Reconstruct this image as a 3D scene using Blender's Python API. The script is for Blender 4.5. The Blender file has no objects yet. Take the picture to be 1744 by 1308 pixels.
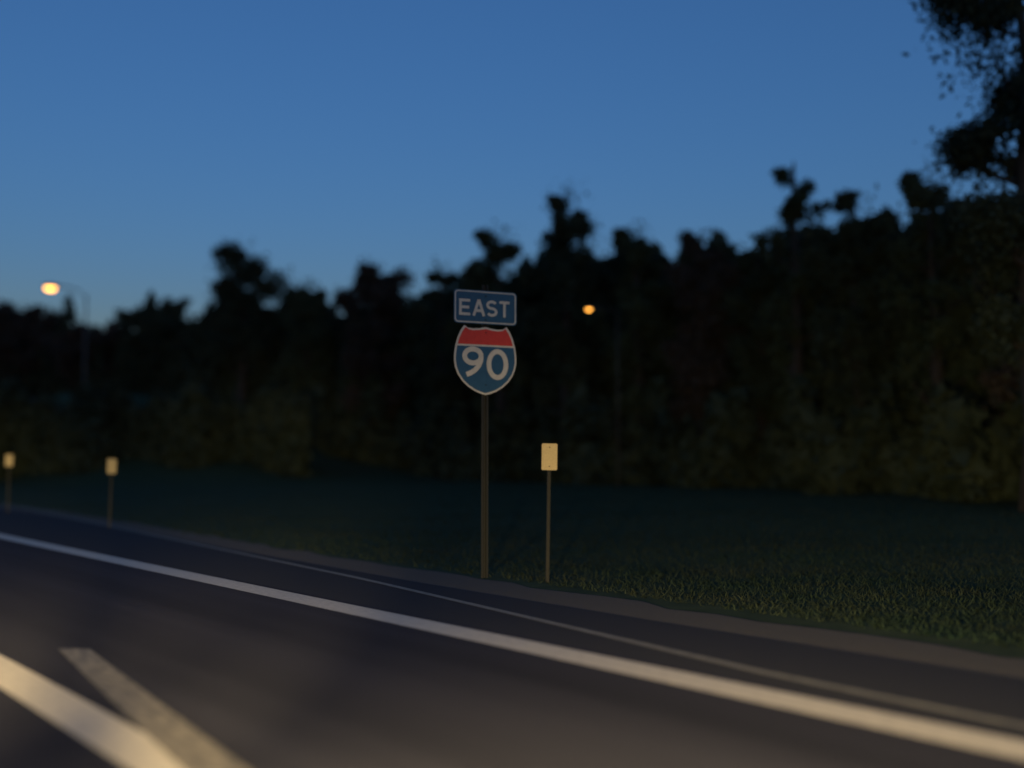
import bpy, bmesh, math, random
import numpy as np
from mathutils import Vector, Matrix

sc = bpy.context.scene
COL = sc.collection
R = math.radians

# ------------------------------------------------------------------ camera
CAM_Z = 1.5
YAW, PITCH, ROLL = R(37.25), R(3.9), 0.0
F_PX, CX, CY = 1938.0, 872.0, 654.0             # focal length and centre, photo pixels
cam_d = bpy.data.cameras.new('camera')
cam_d.sensor_width = 36.0
cam_d.lens = 40.0
cam_d.clip_start, cam_d.clip_end = 0.05, 6000
cam_d.dof.use_dof = True
cam_d.dof.focus_distance = 13.0
cam_d.dof.aperture_fstop = 0.27
cam = bpy.data.objects.new('camera', cam_d)
COL.objects.link(cam)
cam.location = (0, 0, CAM_Z)
cam.rotation_euler = (R(90) + PITCH, ROLL, -YAW)
sc.camera = cam

# ------------------------------------------------------------------ sky, sun, exposure
SUN_EL, SUN_AZ = R(0.8), R(205)                  # just set, behind the eastbound car
w = bpy.data.worlds.new('World')
sc.world = w
w.use_nodes = True
wn, wl = w.node_tree.nodes, w.node_tree.links
wn.clear()
sky = wn.new('ShaderNodeTexSky')
sky.sky_type = 'NISHITA'
sky.sun_disc = False
sky.sun_elevation, sky.sun_rotation = SUN_EL, SUN_AZ
sky.air_density, sky.dust_density, sky.ozone_density = 1.0, 0.2, 3.9
bg = wn.new('ShaderNodeBackground')
bg.inputs['Strength'].default_value = 0.15
wo = wn.new('ShaderNodeOutputWorld')
wl.new(sky.outputs[0], bg.inputs['Color'])
wl.new(bg.outputs[0], wo.inputs['Surface'])

sd = bpy.data.lights.new('sun', 'SUN')
sd.energy, sd.angle, sd.color = 0.02, R(0.5), (1.0, 0.8, 0.6)
sun = bpy.data.objects.new('sun', sd)
COL.objects.link(sun)
sv = Vector((math.sin(SUN_AZ) * math.cos(SUN_EL), math.cos(SUN_AZ) * math.cos(SUN_EL), math.sin(SUN_EL)))
sun.rotation_euler = sv.to_track_quat('Z', 'Y').to_euler()

# the two dipped headlamps of the car the picture is taken from
def headlamp(x, y, z, az, down, power, cone):
    d = bpy.data.lights.new('headlamp', 'SPOT')
    d.energy, d.color = power, (1.0, 0.72, 0.33)
    d.spot_size, d.spot_blend, d.shadow_soft_size = R(cone), 1.0, 0.09
    o = bpy.data.objects.new('headlamp', d)
    COL.objects.link(o)
    o.location = (x, y, z)
    v = Vector((math.sin(az) * math.cos(down), math.cos(az) * math.cos(down), -math.sin(down)))
    o.rotation_euler = (-v).to_track_quat('Z', 'Y').to_euler()
for hx in (-1.25, 0.35):
    headlamp(hx, 1.75, 0.85, R(60), R(24), 2300, 86)      # spread to the side
    headlamp(hx, 1.75, 0.85, R(26), R(2.4), 4600, 20)      # middle of the beam
    headlamp(hx, 1.75, 0.85, R(12.5), R(2.2), 9500, 14)      # main beam down the road

vs = sc.view_settings
vs.view_transform, vs.look, vs.gamma, vs.use_curve_mapping = 'Standard', 'None', 1.0, False
vs.exposure = 1.32
sc.cycles.use_denoising = True
sc.cycles.max_bounces = 6

# ------------------------------------------------------------------ picture to place
RX = Vector((math.cos(YAW), -math.sin(YAW), 0))
FW = Vector((math.sin(YAW) * math.cos(PITCH), math.cos(YAW) * math.cos(PITCH), math.sin(PITCH)))
UP = RX.cross(FW)
def ray(px, py):
    return (FW * F_PX + RX * (px - CX) - UP * (py - CY)).normalized()
def on_ground(px, py, z=0.0):
    r = ray(px, py)
    return Vector((0, 0, CAM_Z)) + r * ((z - CAM_Z) / r.z)
def at_range(px, py, d):
    """point seen at a pixel, d metres away along the ground"""
    r = ray(px, py)
    return Vector((0, 0, CAM_Z)) + r * (d / math.hypot(r.x, r.y))

def smooth(a, b, t):
    t = np.clip((t - a) / (b - a), 0, 1)
    return t * t * (3 - 2 * t)
def ground_z(x, y):
    x = np.asarray(x, float); y = np.asarray(y, float)
    z = -0.014 + 0 * x
    z = z + 0.60 * smooth(12, 30, x)
    z = z + 0.035 * (np.sin(x * 0.9 + 1.3 * np.sin(y * 0.23)) * np.sin(y * 0.61 + 0.5)) * smooth(10, 12.5, x)
    # grassy bank on the left of the picture
    z = z + 6.9 * smooth(17, 29.5, x) * smooth(46, 104, y)
    z = z - 0.25 * smooth(-3.6, -7, x)
    return z

# ------------------------------------------------------------------ materials
def mat(name, col, rough=0.7, noise=None, col2=None, bump=0.0, metal=0.0, spec=None, stretch=None, detail=6):
    m = bpy.data.materials.new(name)
    m.use_nodes = True
    n, l = m.node_tree.nodes, m.node_tree.links
    b = n['Principled BSDF']
    b.inputs['Base Color'].default_value = (*col, 1)
    b.inputs['Roughness'].default_value = rough
    b.inputs['Metallic'].default_value = metal
    if spec is not None:
        b.inputs['Specular IOR Level'].default_value = spec
    if noise:
        tc = n.new('ShaderNodeTexCoord'); mp = n.new('ShaderNodeMapping')
        l.new(tc.outputs['Object'], mp.inputs['Vector'])
        if stretch: mp.inputs['Scale'].default_value = stretch
        nz = n.new('ShaderNodeTexNoise')
        nz.inputs['Scale'].default_value = noise
        nz.inputs['Detail'].default_value = detail
        nz.inputs['Roughness'].default_value = 0.65
        l.new(mp.outputs[0], nz.inputs['Vector'])
        cr = n.new('ShaderNodeValToRGB')
        cr.color_ramp.elements[0].position, cr.color_ramp.elements[1].position = 0.32, 0.7
        cr.color_ramp.elements[0].color = (*col, 1)
        cr.color_ramp.elements[1].color = (*(col2 or col), 1)
        l.new(nz.outputs['Fac'], cr.inputs[0])
        l.new(cr.outputs[0], b.inputs['Base Color'])
        if bump:
            bp = n.new('ShaderNodeBump')
            bp.inputs['Strength'].default_value = bump
            bp.inputs['Distance'].default_value = 0.02
            l.new(nz.outputs['Fac'], bp.inputs['Height'])
            l.new(bp.outputs[0], b.inputs['Normal'])
    return m

def asphalt_mat():
    m = mat('asphalt', (0.016, 0.018, 0.030), 0.9, 90, (0.033, 0.036, 0.056), 0.5, spec=0.12)
    n, l = m.node_tree.nodes, m.node_tree.links
    b = n['Principled BSDF']
    old = b.inputs['Base Color'].links[0].from_socket
    tc = n.new('ShaderNodeTexCoord'); mp = n.new('ShaderNodeMapping')
    mp.inputs['Scale'].default_value = (1.3, 0.05, 1)
    l.new(tc.outputs['Object'], mp.inputs[0])
    nz = n.new('ShaderNodeTexNoise'); nz.inputs['Scale'].default_value = 1.0; nz.inputs['Detail'].default_value = 5
    l.new(mp.outputs[0], nz.inputs['Vector'])
    cr = n.new('ShaderNodeValToRGB')
    cr.color_ramp.elements[0].position, cr.color_ramp.elements[1].position = 0.35, 0.68
    cr.color_ramp.elements[0].color = (0.62, 0.62, 0.64, 1); cr.color_ramp.elements[1].color = (1.25, 1.2, 1.15, 1)
    l.new(nz.outputs['Fac'], cr.inputs[0])
    mx = n.new('ShaderNodeMix'); mx.data_type = 'RGBA'; mx.blend_type = 'MULTIPLY'
    mx.inputs['Factor'].default_value = 1
    l.new(old, mx.inputs['A']); l.new(cr.outputs[0], mx.inputs['B'])
    l.new(mx.outputs['Result'], b.inputs['Base Color'])
    return m

def emit_mat(name, col, s):
    m = bpy.data.materials.new(name); m.use_nodes = True
    b = m.node_tree.nodes['Principled BSDF']
    b.inputs['Base Color'].default_value = (0.8, 0.7, 0.5, 1)
    b.inputs['Emission Color'].default_value = (*col, 1)
    b.inputs['Emission Strength'].default_value = s
    return m

M = dict(
    asphalt=asphalt_mat(),
    shoulder=mat('shoulder_asphalt', (0.022, 0.024, 0.032), 0.9, 60, (0.042, 0.044, 0.052), 0.5, spec=0.12),
    paint=mat('white_road_paint', (0.42, 0.39, 0.33), 0.6, 26, (0.60, 0.56, 0.47), 0.2, stretch=(1, 0.35, 1)),
    lane_ghost=mat('lane_ghost_pale', (0.05, 0.048, 0.045), 0.7, 18, (0.24, 0.22, 0.18), 0.2, stretch=(1, 0.3, 1)),  # for the added ghost of the lane line
    edge_ghost=mat('edge_ghost_pale', (0.13, 0.125, 0.11), 0.8, 22, (0.24, 0.23, 0.19), 0.2, stretch=(1, 0.3, 1)),  # for the added ghost of the edge line
    gravel=mat('gravel', (0.030, 0.028, 0.027), 0.95, 45, (0.080, 0.073, 0.066), 0.8),
    ground=mat('grass_ground', (0.028, 0.046, 0.020), 0.95, 2.3, (0.060, 0.078, 0.034), 0.7, spec=0.1, detail=10),
    blade=mat('grass_blade', (0.012, 0.026, 0.017), 0.8, 0.6, (0.027, 0.034, 0.022), spec=0.1),
    path=mat('pale_gravel_track', (0.10, 0.10, 0.105), 0.95, 8, (0.18, 0.175, 0.175), 0.4),
    leaf=mat('leaves_dark', (0.022, 0.034, 0.022), 0.8, 0.9, (0.046, 0.060, 0.036), spec=0.1),
    leaf2=mat('leaves_green', (0.028, 0.044, 0.024), 0.8, 0.9, (0.056, 0.072, 0.040), spec=0.1),
    leaf3=mat('leaves_brown', (0.036, 0.034, 0.028), 0.8, 0.9, (0.062, 0.050, 0.042), spec=0.1),
    bark=mat('bark', (0.020, 0.017, 0.015), 0.95, 7, (0.045, 0.038, 0.032), 0.8, stretch=(1, 1, 0.25)),
    post=mat('dark_green_post', (0.008, 0.010, 0.009), 0.8, 30, (0.016, 0.017, 0.015)),
    alum=mat('sign_back_aluminium', (0.35, 0.36, 0.36), 0.5, 20, (0.45, 0.45, 0.45), metal=0.5),
    white=mat('white_sheeting', (0.46, 0.44, 0.39), 0.5, 14, (0.56, 0.54, 0.48)),
    blue=mat('blue_sheeting', (0.014, 0.068, 0.135), 0.5, 14, (0.020, 0.085, 0.165)),
    red=mat('red_sheeting', (0.46, 0.030, 0.018), 0.5, 14, (0.56, 0.040, 0.024)),
    amber=mat('amber_reflector', (0.38, 0.30, 0.14), 0.45, 60, (0.50, 0.40, 0.19)),
    lampgrey=mat('lamp_dark_paint', (0.04, 0.04, 0.04), 0.6, 12, (0.07, 0.07, 0.07)),
    sodium=emit_mat('sodium_lens', (1.0, 0.40, 0.05), 3.2),
)

# ------------------------------------------------------------------ helpers
def link_mesh(name, verts, faces, material, parent=None, smooth_shade=False):
    me = bpy.data.meshes.new(name)
    me.from_pydata([tuple(v) for v in verts], [], faces)
    me.update()
    if smooth_shade:
        me.polygons.foreach_set('use_smooth', [True] * len(me.polygons))
    me.materials.append(material)
    o = bpy.data.objects.new(name, me)
    COL.objects.link(o)
    if parent is not None: o.parent = parent
    return o
def bm_obj(name, bm, material, parent=None, bevel=0.0, smooth_shade=False):
    if bevel:
        bmesh.ops.bevel(bm, geom=list(bm.edges), offset=bevel, segments=2, affect='EDGES', clamp_overlap=True)
    me = bpy.data.meshes.new(name)
    bm.normal_update()
    bm.to_mesh(me); bm.free()
    if smooth_shade:
        me.polygons.foreach_set('use_smooth', [True] * len(me.polygons))
    me.materials.append(material)
    o = bpy.data.objects.new(name, me)
    COL.objects.link(o)
    if parent is not None: o.parent = parent
    return o
def box(bm, c, s, rot=None):
    m = Matrix.Translation(Vector(c)) @ (rot or Matrix.Identity(4)) @ Matrix.Diagonal((*s, 1))
    bmesh.ops.create_cube(bm, size=1.0, matrix=m)
def tube(bm, pts, rad, seg=10):
    pts = [Vector(p) for p in pts]
    if not hasattr(rad, '__len__'): rad = [rad] * len(pts)
    rings = []
    for i, p in enumerate(pts):
        d = (pts[min(i + 1, len(pts) - 1)] - pts[max(i - 1, 0)]).normalized()
        a = d.orthogonal().normalized() if abs(d.z) < 0.99 else Vector((1, 0, 0))
        b = d.cross(a).normalized()
        rings.append([bm.verts.new(p + (a * math.cos(t) + b * math.sin(t)) * rad[i]) for t in [k * 2 * math.pi / seg for k in range(seg)]])
    for i in range(len(rings) - 1):
        for k in range(seg):
            bm.faces.new((rings[i][k], rings[i][(k + 1) % seg], rings[i + 1][(k + 1) % seg], rings[i + 1][k]))
    bm.faces.new(rings[0][::-1]); bm.faces.new(rings[-1])
def slab(bm, outline, y0, y1):
    """prism of a 2D outline (x, z) between two depths y"""
    a = [bm.verts.new((x, y0, z)) for x, z in outline]
    b = [bm.verts.new((x, y1, z)) for x, z in outline]
    bm.faces.new(a); bm.faces.new(b[::-1])
    n = len(a)
    for i in range(n):
        bm.faces.new((a[i], b[i], b[(i + 1) % n], a[(i + 1) % n]))
def ribbon(bm, pts, width, y0, y1, closed=False):
    """a stroke of the lettering: constant width ribbon along points (x, z)"""
    P = [Vector((x, z)) for x, z in pts]
    n = len(P); L, Rr = [], []
    for i in range(n):
        if closed: d = P[(i + 1) % n] - P[i - 1]
        else: d = P[min(i + 1, n - 1)] - P[max(i - 1, 0)]
        d.normalize(); nn = Vector((-d.y, d.x)) * width / 2
        L.append(P[i] + nn); Rr.append(P[i] - nn)
    q = []
    for i in range(n):
        q.append([bm.verts.new((v.x, y, v.y)) for v, y in ((L[i], y0), (Rr[i], y0), (Rr[i], y1), (L[i], y1))])
    for i in range(n if closed else n - 1):
        a, b = q[i], q[(i + 1) % n]
        for k in range(4):
            bm.faces.new((a[k], a[(k + 1) % 4], b[(k + 1) % 4], b[k]))
    if not closed:
        bm.faces.new(q[0][::-1]); bm.faces.new(q[-1])
    bmesh.ops.recalc_face_normals(bm, faces=bm.faces)
def tag(o, label=None, cat=None, group=None, kind=None):
    if label: o['label'] = label
    if cat: o['category'] = cat
    if group: o['group'] = group
    if kind: o['kind'] = kind
    return o
def empty(name, loc, rz=0.0):
    o = bpy.data.objects.new(name, None)
    COL.objects.link(o)
    o.location = loc; o.rotation_euler = (0, 0, rz); o.empty_display_size = 0.3
    return o

# ------------------------------------------------------------------ setting: ground, road, markings
def axis(breaks):
    out = []
    for a, b, s in breaks:
        out += list(np.arange(a, b, s))
    return np.array(sorted(set(np.round(out, 4))))
gx = axis([(-2500, -100, 300), (-100, -10, 15), (-10, 9, 2.0), (9, 46, 0.75), (46, 120, 8), (120, 2801, 300)])
gy = axis([(-600, -20, 80), (-20, 120, 1.5), (120, 260, 10), (260, 3301, 300)])
X, Y = np.meshgrid(gx, gy)
Z = ground_z(X, Y)
nx, ny = len(gx), len(gy)
link = link_mesh('grass_ground', np.stack([X.ravel(), Y.ravel(), Z.ravel()], 1),
                 [(j * nx + i, j * nx + i + 1, (j + 1) * nx + i + 1, (j + 1) * nx + i) for j in range(ny - 1) for i in range(nx - 1)],
                 M['ground'], smooth_shade=True)
tag(link, kind='structure')

def strip(name, left, right, z, material):
    """flat sheet between two polylines on the ground"""
    v = [(p[0], p[1], z) for p in left] + [(p[0], p[1], z) for p in right]
    n = len(left)
    return tag(link_mesh(name, v, [(i, n + i, n + i + 1, i + 1) for i in range(n - 1)], material), kind='structure')
ys = [-40, -10, 0, 4, 8, 12, 18, 26, 36, 50, 80, 150, 400, 1500]
EDGE = 5.77
def shoulder_edge(y): return 7.65 + 1.55 * float(smooth(8, 38, np.array(y)))
strip('road', [(-3.2, y) for y in ys], [(EDGE + 0.3, y) for y in ys], 0.0, M['asphalt'])
strip('road_shoulder', [(EDGE + 0.3, y) for y in ys], [(shoulder_edge(y), y) for y in ys], 0.0, M['shoulder'])
rnd = random.Random(4)
yg = [-40] + [k * 0.6 for k in range(-16, 160)] + [150, 400, 1500]
strip('gravel_verge', [(shoulder_edge(y) - 0.05, y) for y in yg], [(shoulder_edge(y) + 0.85 + rnd.uniform(-.14, .14), y) for y in yg], -0.004, M['gravel'])
strip('road_edge_line', [(EDGE - 0.19, y) for y in ys], [(EDGE + 0.19, y) for y in ys], 0.004, M['paint'])
# blur ghost of the edge line, added as a narrow pale strip
def line_y(px, pts):
    xs = [p[0] for p in pts]; yy = [p[1] for p in pts]
    return float(np.interp(px, xs, yy))
edge_ghost = [(0, 857), (300, 920), (620, 987), (860, 1043), (1300, 1146), (1744, 1238), (2000, 1292)]
sl, sr = [], []
for px in range(0, 2001, 50):
    p = on_ground(px, line_y(px, edge_ghost))
    sl.append((p.x - 0.05, p.y)); sr.append((p.x + 0.05, p.y))
strip('edge_line_ghost', sl, sr, 0.006, M['edge_ghost'])
# lane dashes: 3 m painted, 9 m gap; the near one crosses the lower left corner
LANE = 2.10
for k, (a, b) in enumerate([(-9, -6), (3.0, 10.6), (22.2, 25.3), (34.4, 37.5), (46.6, 49.7)]):
    strip('lane_line', [(LANE - 0.16, a), (LANE - 0.16, b)], [(LANE + 0.16, a), (LANE + 0.16, b)], 0.004, M['paint'])
gl = [on_ground(*p) for p in ((98, 1106), (330, 1330))]
gr = [on_ground(*p) for p in ((152, 1106), (445, 1330))]
strip('lane_line_ghost', [(p.x, p.y) for p in gl], [(p.x, p.y) for p in gr], 0.006, M['lane_ghost'])  # second, blurred image of the lane line, added as a faint strip
# pale track along the top of the bank
tx = [26.6, 26.95, 27.3, 27.65]
ty = np.arange(102, 200, 3.0)
tv = [(x, y, float(ground_z(x, y)) + 0.07) for y in ty for x in tx]
tag(link_mesh('bank_track', tv, [(4 * j + i, 4 * j + i + 1, 4 * j + i + 5, 4 * j + i + 4) for j in range(len(ty) - 1) for i in range(3)], M['path']), kind='structure')

# grass blades on the verge
rng = np.random.default_rng(11)
N = 110000
bx = 8.9 + rng.beta(1.1, 2.2, N) * 24
by = rng.uniform(-1, 1, N); by = (bx / np.tan(rng.uniform(R(11), R(64), N)))
keep = (bx > np.array([shoulder_edge(y) for y in by]) + 0.4 + 0.55 * rng.random(N)) & (by < 75)
bx, by = bx[keep], by[keep]; N = len(bx)
bz = ground_z(bx, by)
h = rng.uniform(0.02, 0.065, N) * (0.7 + 0.6 * rng.random(N)); a = rng.uniform(0, 2 * np.pi, N)
ww = rng.uniform(0.006, 0.014, N); lean = rng.normal(0, 0.06, (N, 2))
v = np.empty((N, 3, 3))
v[:, 0] = np.stack([bx - ww * np.cos(a), by - ww * np.sin(a), bz - .01], 1)
v[:, 1] = np.stack([bx + ww * np.cos(a), by + ww * np.sin(a), bz - .01], 1)
v[:, 2] = np.stack([bx + lean[:, 0], by + lean[:, 1], bz + h], 1)
g = link_mesh('grass', v.reshape(-1, 3), np.arange(3 * N).reshape(-1, 3).tolist(), M['blade'])
tag(g, 'short rough green grass on the verge beyond the shoulder', 'grass', kind='stuff')

# ------------------------------------------------------------------ trees
def leaf_mesh(name, centres, size, rng, material, parent):
    n = len(centres)
    d = rng.normal(size=(n, 3)); d /= np.linalg.norm(d, axis=1)[:, None]
    e = np.cross(d, rng.normal(size=(n, 3))); e /= np.linalg.norm(e, axis=1)[:, None]
    s = size * rng.uniform(0.6, 1.4, n)[:, None]
    q = np.stack([centres - d * s, centres - e * s * .45, centres + d * s, centres + e * s * .45], 1)
    return link_mesh(name, q.reshape(-1, 3), np.arange(4 * n).reshape(-1, 4).tolist(), material, parent)

def make_tree(px, top_px, dist, half_px, density, leafmat, label, seed, low=0.18, lean=0.0, leaf=0.13, name='tree', cat='tree'):
    rg = random.Random(seed); rng = np.random.default_rng(seed)
    top = at_range(px, top_px, dist)
    gz = float(ground_z(top.x, top.y))
    H = top.z - gz
    rad = half_px / F_PX * dist
    base = Vector((top.x, top.y, gz - 0.05))
    root = tag(empty(name, base, 0), label, cat, 'trees along the far side of the verge')
    bm = bmesh.new()
    tips = []
    tr = 0.02 * H + 0.06
    trunk = [Vector((0, 0, 0))]
    nseg = 7
    for i in range(1, nseg + 1):
        f = i / nseg
        trunk.append(Vector((lean * H * f * f + rg.uniform(-.12, .12) * rad * .4, rg.uniform(-.12, .12) * rad * .4, H * 0.9 * f)))
    tube(bm, trunk, [tr * (1.25 if i == 0 else 1.0 - 0.88 * i / nseg) for i in range(nseg + 1)], 8)
    def limb(p, d, L, r, depth):
        pts = [p]; q = p.copy(); dd = d.copy()
        for k in range(3):
            dd = (dd + Vector((rg.uniform(-.28, .28), rg.uniform(-.28, .28), rg.uniform(-.08, .3)))).normalized()
            q = q + dd * L / 3; pts.append(q.copy())
        tube(bm, pts, [r, r * .75, r * .5, r * .22], 5)
        tips.append((pts[-1], L)); tips.append((pts[2], L))
        if depth:
            for k in range(rg.choice((2, 3, 3))):
                nd = (dd + Vector((rg.uniform(-.9, .9), rg.uniform(-.9, .9), rg.uniform(-.35, .7)))).normalized()
                limb(pts[rg.choice((1, 2, 3))], nd, L * rg.uniform(.5, .72), r * .5, depth - 1)
    nl = 15
    for i in range(nl):
        f = low + (0.97 - low) * (i + rg.random() * .8) / nl
        k = f * nseg * 0.999; j = min(int(k), nseg - 1)
        p = trunk[j].lerp(trunk[j + 1], k - j)
        az = i * 2.4 + rg.uniform(-.4, .4)
        prof = (math.sin(math.pi * min(1, (f - low * .6) / (1.05 - low * .6)) ** .85) * .9 + .14)
        L = rad * prof * rg.uniform(.6, 1.0)
        limb(p, Vector((math.cos(az), math.sin(az), rg.uniform(.15, .75))).normalized(), L * .72, tr * .45 * (1.1 - f), 2)
    bm_obj('trunk', bm, M['bark'], root, smooth_shade=True)
    tips.append((trunk[-1], rad * .5))
    T = np.array([t[0] for t in tips]); Ls = np.array([max(.35, min(t[1], 2.2)) for t in tips])
    keepm = rng.random(len(T)) < min(1, 0.55 + density * .45)
    T, Ls = T[keepm], Ls[keepm]
    per = max(6, int((24000 if dist > 30 else 90000) * density / max(1, len(T))))
    idx = np.repeat(np.arange(len(T)), per)
    off = np.clip(rng.normal(size=(len(idx), 3)), -1.5, 1.5) * (Ls[idx] * np.where(rng.random(len(idx)) < .55, .34, .48))[:, None] * np.array([1, 1, .7])
    C = T[idx] + off
    C = C[C[:, 2] > 0.2]
    leaf_mesh('crown', C, leaf, rng, leafmat, root)
    return root

TREES = [
    # px, top, dist, half width px, density, leaf, label
    (30, 528, 140, 95, 1.0, 'leaf3', 'low rounded dark tree at the left edge, below the bright street lamp'),
    (165, 566, 128, 80, .9, 'leaf3', 'lowest dark tree of the skyline, in the dip right of the street lamp'),
    (275, 515, 110, 75, .9, 'leaf', 'dark tree on the rise just left of the wispy pointed tree'),
    (415, 398, 82, 92, .8, 'leaf', 'wispy dark tree with a ragged top standing up alone in the left half'),
    (525, 462, 76, 62, .9, 'leaf2', 'short dark tree filling the gap right of the wispy left tree'),
    (640, 420, 68, 85, .9, 'leaf3', 'brownish broad tree midway between the wispy left tree and the road sign'),
    (752, 418, 60, 62, .7, 'leaf', 'thin crowned tree up and to the left of the road sign'),
    (850, 355, 54, 84, 1.0, 'leaf2', 'dense dark tree directly behind the road sign'),
    (965, 282, 49, 104, 1.0, 'leaf', 'tall full dark tree just right of the road sign, highest of the middle'),
    (1085, 345, 47, 84, .9, 'leaf2', 'dark tree sloping down on the right of the tall middle tree'),
    (1190, 362, 45, 84, 1.0, 'leaf3', 'low brownish black tree beside the dip in the skyline right of centre'),
    (1290, 392, 44, 70, .9, 'leaf', 'lowest tree in the sky gap left of the sparse forked tree'),
    (1352, 212, 40, 74, .38, 'leaf2', 'sparse tree with a thin open top and sky showing through'),
    (1452, 285, 38, 100, .8, 'leaf', 'dark bushy tree right of the sparse open tree'),
    (1585, 250, 35, 110, .5, 'leaf2', 'feathery tree with blurred thin crown left of the tallest tree'),
    (1735, -260, 27, 190, .5, 'leaf', 'tallest loose tree rising out of the top right corner'),
    (1765, 210, 31, 110, .9, 'leaf3', 'dark low tree under the tallest tree at the right edge'),
]
for i, (px, ty, d, hw, den, lm, lab) in enumerate(TREES):
    make_tree(px, ty, d, hw, den, M[lm], lab, 31 + i, leaf=0.035 + 0.0016 * d)

# dense undergrowth and wood behind, one mass
def woodland():
    rng = np.random.default_rng(77)
    pxs = np.array([-120, 0, 160, 275, 415, 525, 640, 752, 850, 965, 1085, 1190, 1290, 1352, 1452, 1585, 1725, 1900])
    tops = np.array([590, 585, 600, 572, 520, 535, 525, 510, 475, 440, 450, 440, 445, 430, 420, 410, 400, 400])
    ds = np.array([150, 146, 134, 114, 90, 82, 74, 66, 60, 55, 52, 50, 48, 45, 43, 40, 37, 35])
    n = 150000
    px = rng.uniform(-120, 1900, n)
    d = np.interp(px, pxs, ds) + rng.uniform(-3, 7, n)
    wob = 14 * np.sin(px * .045) + 9 * np.sin(px * .11 + 1) + 6 * np.sin(px * .23)
    topz = CAM_Z + (786 - np.interp(px, pxs, tops) - wob) / F_PX * d
    b = YAW + np.arctan((px - CX) / 1942.5)
    x, y = d * np.sin(b), d * np.cos(b)
    gz = ground_z(x, y)
    f = rng.random(n) ** .85
    z = gz + f * (topz - gz) * (1 + rng.normal(0, .03, n))
    n2 = 60000
    px2 = rng.uniform(-120, 1900, n2)
    d2 = np.interp(px2, pxs, ds) - 5 + rng.uniform(-3, 3, n2) + 1.5 * np.sin(px2 * .03)
    b2 = YAW + np.arctan((px2 - CX) / 1942.5)
    x2, y2 = d2 * np.sin(b2), d2 * np.cos(b2)
    hb = (2.6 + 1.1 * np.sin(px2 * .05 + 2) + .8 * np.sin(px2 * .13)) * d2 / 48
    z2 = ground_z(x2, y2) + hb * rng.random(n2) ** .8
    n3 = 42000                                    # thicket added in front of the grassy bank to darken it
    px3 = rng.uniform(-140, 520, n3)
    d3 = np.interp(px3, [-140, 0, 480, 520], [86, 82, 64, 62]) + rng.uniform(-2.5, 2.5, n3) + 2 * np.sin(px3 * .035)
    b3 = YAW + np.arctan((px3 - CX) / 1942.5)
    x3, y3 = d3 * np.sin(b3), d3 * np.cos(b3)
    top3 = CAM_Z + (96 + 12 * np.sin(px3 * .041 + 1) + 9 * np.sin(px3 * .1)) / F_PX * d3
    g3 = ground_z(x3, y3)
    z3 = g3 + np.maximum(top3 - g3, .5) * rng.random(n3) ** .8 * (1 + rng.normal(0, .05, n3))
    x2, y2, z2 = np.concatenate([x2, x3]), np.concatenate([y2, y3]), np.concatenate([z2, z3])
    x = np.concatenate([x, x2]); y = np.concatenate([y, y2]); z = np.concatenate([z, z2])
    o = leaf_mesh('woodland', np.stack([x, y, z], 1), 0.42, rng, M['leaf'], None)
    tag(o, 'dense black undergrowth and far wood filling in behind the trees', 'woodland', kind='stuff')
woodland()

# ------------------------------------------------------------------ route sign
def clip(poly, zc, keep_above):
    out = []
    for i in range(len(poly)):
        a, b = poly[i], poly[(i + 1) % len(poly)]
        ia = (a[1] >= zc) == keep_above; ib = (b[1] >= zc) == keep_above
        if ia: out.append(a)
        if ia != ib:
            t = (zc - a[1]) / (b[1] - a[1]); out.append((a[0] + t * (b[0] - a[0]), zc))
    return out
S = 0.914
def shield_outline(k=1.0):
    half = [(0.0, 0.475), (0.10, 0.455), (0.2, 0.447), (0.28, 0.455), (0.335, 0.492),
            (0.39, 0.42), (0.437, 0.32), (0.474, 0.2), (0.492, 0.08), (0.495, -0.02), (0.478, -0.12), (0.436, -0.22),
            (0.37, -0.31), (0.28, -0.39), (0.17, -0.455), (0.08, -0.488), (0.0, -0.508)]
    pts = half + [(-x, z) for x, z in half[-2:0:-1]]
    return [(x * S * k, z * S * k) for x, z in pts]
def arc(cx, cz, rx, rz, a0, a1, n):
    return [(cx + rx * math.cos(R(a0 + (a1 - a0) * i / n)), cz + rz * math.sin(R(a0 + (a1 - a0) * i / n))) for i in range(n + 1)]
def rounded(w, h, r, cz=0.0):
    p = []
    for sx, sz, a in ((1, 1, 0), (-1, 1, 90), (-1, -1, 180), (1, -1, 270)):
        p += arc(sx * (w / 2 - r), cz + sz * (h / 2 - r), r, r, a, a + 90, 6)
    return p

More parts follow.
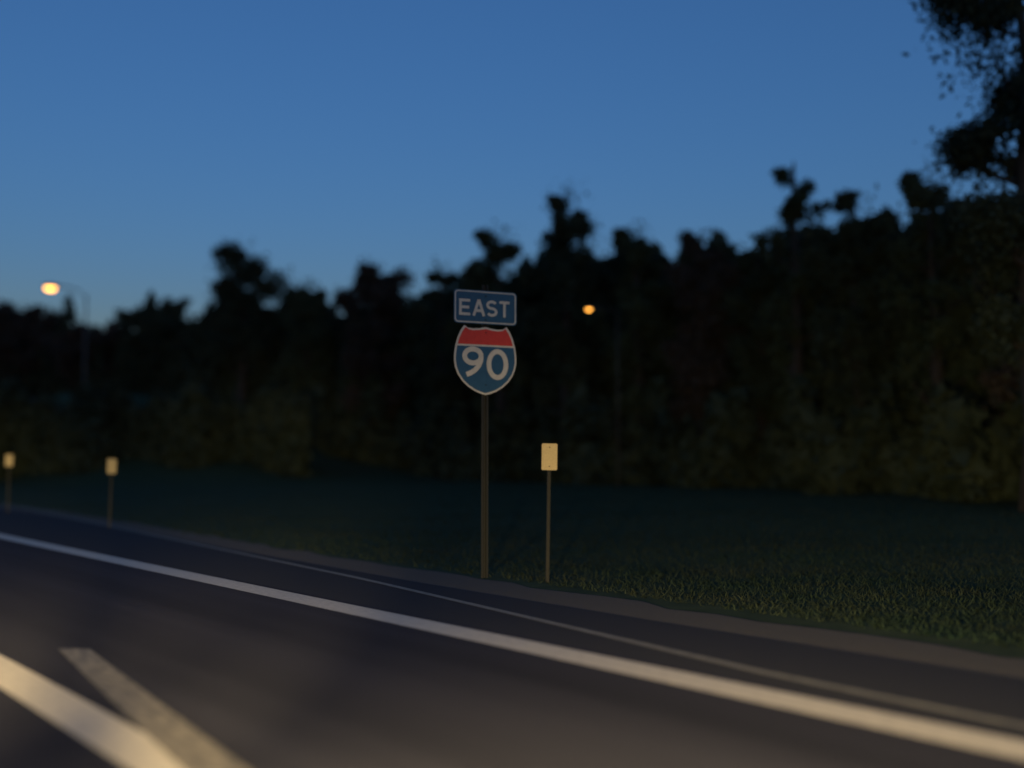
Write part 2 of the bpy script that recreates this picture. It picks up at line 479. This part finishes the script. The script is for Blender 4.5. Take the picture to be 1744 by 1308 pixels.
def route_sign():
    c = at_range(827, 613, 14.95)                 # centre of the shield
    gz = float(ground_z(c.x, c.y))
    root = tag(empty('route_sign', (c.x, c.y, gz), -R(11)), 'red and blue 90 shield under a blue EAST panel on a roadside post', 'road sign')
    zc = c.z - gz
    # post: U channel
    bm = bmesh.new()
    box(bm, (0, 0.055, (zc + 1.0) / 2 - .15), (0.045, 0.006, zc + 1.3))
    for s in (-1, 1):
        box(bm, (s * 0.0255, 0.039, (zc + 1.0) / 2 - .15), (0.006, 0.04, zc + 1.3))
        box(bm, (s * 0.036, 0.021, (zc + 1.0) / 2 - .15), (0.027, 0.006, zc + 1.3))
    bm_obj('post', bm, M['post'], root)
    # shield
    bm = bmesh.new(); slab(bm, [(x, z + zc) for x, z in shield_outline()], 0.0, 0.004)
    plate = bm_obj('shield_plate', bm, M['white'], root)
    inner = shield_outline(0.945)
    bar = 0.205 * S
    bm = bmesh.new(); slab(bm, [(x, z + zc) for x, z in clip(inner, bar + .012, True)], -0.003, -0.0002)
    bm_obj('red_field', bm, M['red'], plate)
    bm = bmesh.new(); slab(bm, [(x, z + zc) for x, z in clip(inner, bar - .012, False)], -0.003, -0.0002)
    bm_obj('blue_field', bm, M['blue'], plate)
    y0, y1 = -0.0062, -0.0032
    st = 0.066
    # 9
    bm = bmesh.new()
    cx, cz = -0.185, zc + 0.045
    nine = arc(cx, cz, 0.118, 0.092, -8, 352, 40)
    ribbon(bm, nine[:-1], st, y0, y1, True)
    bm_obj('numeral', bm, M['white'], plate)
    bm = bmesh.new()
    ribbon(bm, [(cx + .118, cz - .012)] + [(cx + .112, cz - .06), (cx + .085, cz - .125), (cx + .03, cz - .185), (cx - .03, cz - .222), (cx - .092, cz - .246)], st, y0 - .0012, y1)
    bm_obj('numeral_tail', bm, M['white'], plate)
    bm = bmesh.new()
    ribbon(bm, arc(0.172, zc - 0.055, 0.125, 0.172, 0, 360, 44)[:-1], st, y0, y1, True)
    bm_obj('numeral', bm, M['white'], plate)
    # EAST panel
    pz = zc + 0.508 * S + 0.232
    bm = bmesh.new(); slab(bm, rounded(S, 0.445, 0.05, pz), 0.0, 0.004)
    panel = bm_obj('direction_panel', bm, M['blue'], root)
    bm = bmesh.new(); ribbon(bm, rounded(S - .04, 0.405, 0.04, pz), 0.016, -0.003, -0.0002, True)
    bm_obj('border', bm, M['white'], panel)
    hh, lw, sw = 0.108, 0.075, 0.036
    def letter(x, strokes):
        bm = bmesh.new()
        for k, s in enumerate(strokes):
            ribbon(bm, [(x + a, pz - 0.01 + b) for a, b in s], sw, -0.004 - .0007 * k, -0.0002)
        bm_obj('letter', bm, M['white'], panel)
    letter(-.29, [[(-lw, -hh), (-lw, hh)], [(-lw, hh - .018), (lw * .85, hh - .018)], [(-lw, 0), (lw * .65, 0)], [(-lw, -hh + .018), (lw * .85, -hh + .018)]])
    letter(-.10, [[(-lw, -hh), (0, hh)], [(lw, -hh), (0, hh)], [(-lw * .55, -hh * .35), (lw * .55, -hh * .35)]])
    r = (hh - .018) / 2
    s_top = arc(0, r, lw * .85, r, 30, 270, 16); s_bot = arc(0, -r, lw * .85, r, 90, -150, 16)
    letter(.09, [s_top + s_bot[1:]])
    letter(.275, [[(0, -hh), (0, hh)], [(-lw, hh - .018), (lw, hh - .018)]])
    # bolts
    for x, z in ((0, pz + .15), (0, pz - .165), (0, zc + .36), (0, zc - .33)):
        bm = bmesh.new(); tube(bm, [(x, -0.012, z), (x, 0.02, z)], 0.009, 6)
        bm_obj('bolt', bm, M['post'], panel if z > zc + .45 else plate)
    return root
route_sign()

# ------------------------------------------------------------------ delineators
def delineator(px, py, dist, label):
    c = at_range(px, py, dist)
    gz = float(ground_z(c.x, c.y))
    b = math.atan2(c.x, c.y)
    root = tag(empty('reflector_post', (c.x, c.y, gz), -b + R(12)), label, 'reflector post', 'yellow reflector posts along the shoulder')
    hz = c.z - gz
    root.rotation_euler.y = R(1.2) * math.sin(px)
    bm = bmesh.new()
    box(bm, (0, 0.022, (hz + .1) / 2 - .1), (0.034, 0.005, hz + .35))
    for s in (-1, 1): box(bm, (s * .0195, 0.012, (hz + .1) / 2 - .1), (0.005, 0.025, hz + .35))
    bm_obj('post', bm, M['post'], root)
    bm = bmesh.new(); slab(bm, rounded(.214, .349, .022, hz), 0.0005, 0.005)
    bm_obj('backing_plate', bm, M['post'], root)
    bm = bmesh.new(); slab(bm, rounded(.20, .335, .018, hz), -0.004, 0.0)
    pl = bm_obj('reflector_panel', bm, M['amber'], root)
    for z in (hz + .12, hz - .12):
        bm = bmesh.new(); tube(bm, [(0, -0.009, z), (0, 0.024, z)], 0.008, 6)
        bm_obj('bolt', bm, M['post'], pl)
    return root
delineator(932, 778, 14.4, 'nearest yellow reflector panel on a thin post, right of and below the road sign')
delineator(189, 794, 27.5, 'middle yellow reflector panel on a thin post, left part of the verge')
delineator(16, 784, 37.0, 'farthest and smallest yellow reflector panel on a thin post at the left edge')

# ------------------------------------------------------------------ street lamps
def street_lamp(px, py, dist, arm, scale, label):
    c = at_range(px, py, dist)
    rx = Vector((c.y, -c.x, 0)).normalized()
    b = c + rx * arm
    gz = float(ground_z(b.x, b.y))
    H = c.z - gz
    root = tag(empty('street_lamp', (b.x, b.y, gz), math.atan2(rx.y, rx.x)), label, 'street lamp', 'lit street lamps beyond the verge')
    bm = bmesh.new()
    tube(bm, [(0, 0, -.1), (0, 0, H * .5), (0, 0, H - .2 * scale)], [.085 * scale, .06 * scale, .036 * scale], 10)
    bm_obj('pole', bm, M['lampgrey'], root, smooth_shade=True)
    bm = bmesh.new()
    tube(bm, [(0, 0, H - .5 * scale), (-arm * .2, 0, H - .05 * scale), (-arm * .55, 0, H + .12 * scale), (-arm + .3 * scale, 0, H + .12 * scale)], .035 * scale, 8)
    bm_obj('arm', bm, M['lampgrey'], root, smooth_shade=True)
    bm = bmesh.new()
    bmesh.ops.create_uvsphere(bm, u_segments=18, v_segments=10, radius=1, matrix=Matrix.Translation((-arm, 0, H + .12 * scale)) @ Matrix.Diagonal((.42 * scale, .17 * scale, .11 * scale, 1)))
    bm_obj('lamp_head', bm, M['lampgrey'], root, smooth_shade=True)
    bm = bmesh.new()
    bmesh.ops.create_uvsphere(bm, u_segments=18, v_segments=10, radius=1, matrix=Matrix.Translation((-arm - .06 * scale, 0, H)) @ Matrix.Diagonal((.27 * scale, .14 * scale, .13 * scale, 1)))
    bm_obj('lens', bm, M['sodium'], root, smooth_shade=True)
    return root
street_lamp(88, 491, 82, 2.2, 1.35, 'bright yellow street lamp on a tall pole against the sky at the left')
street_lamp(1004, 527, 41, 1.0, 0.36, 'small yellow lamp among the dark trees just right of the EAST panel')
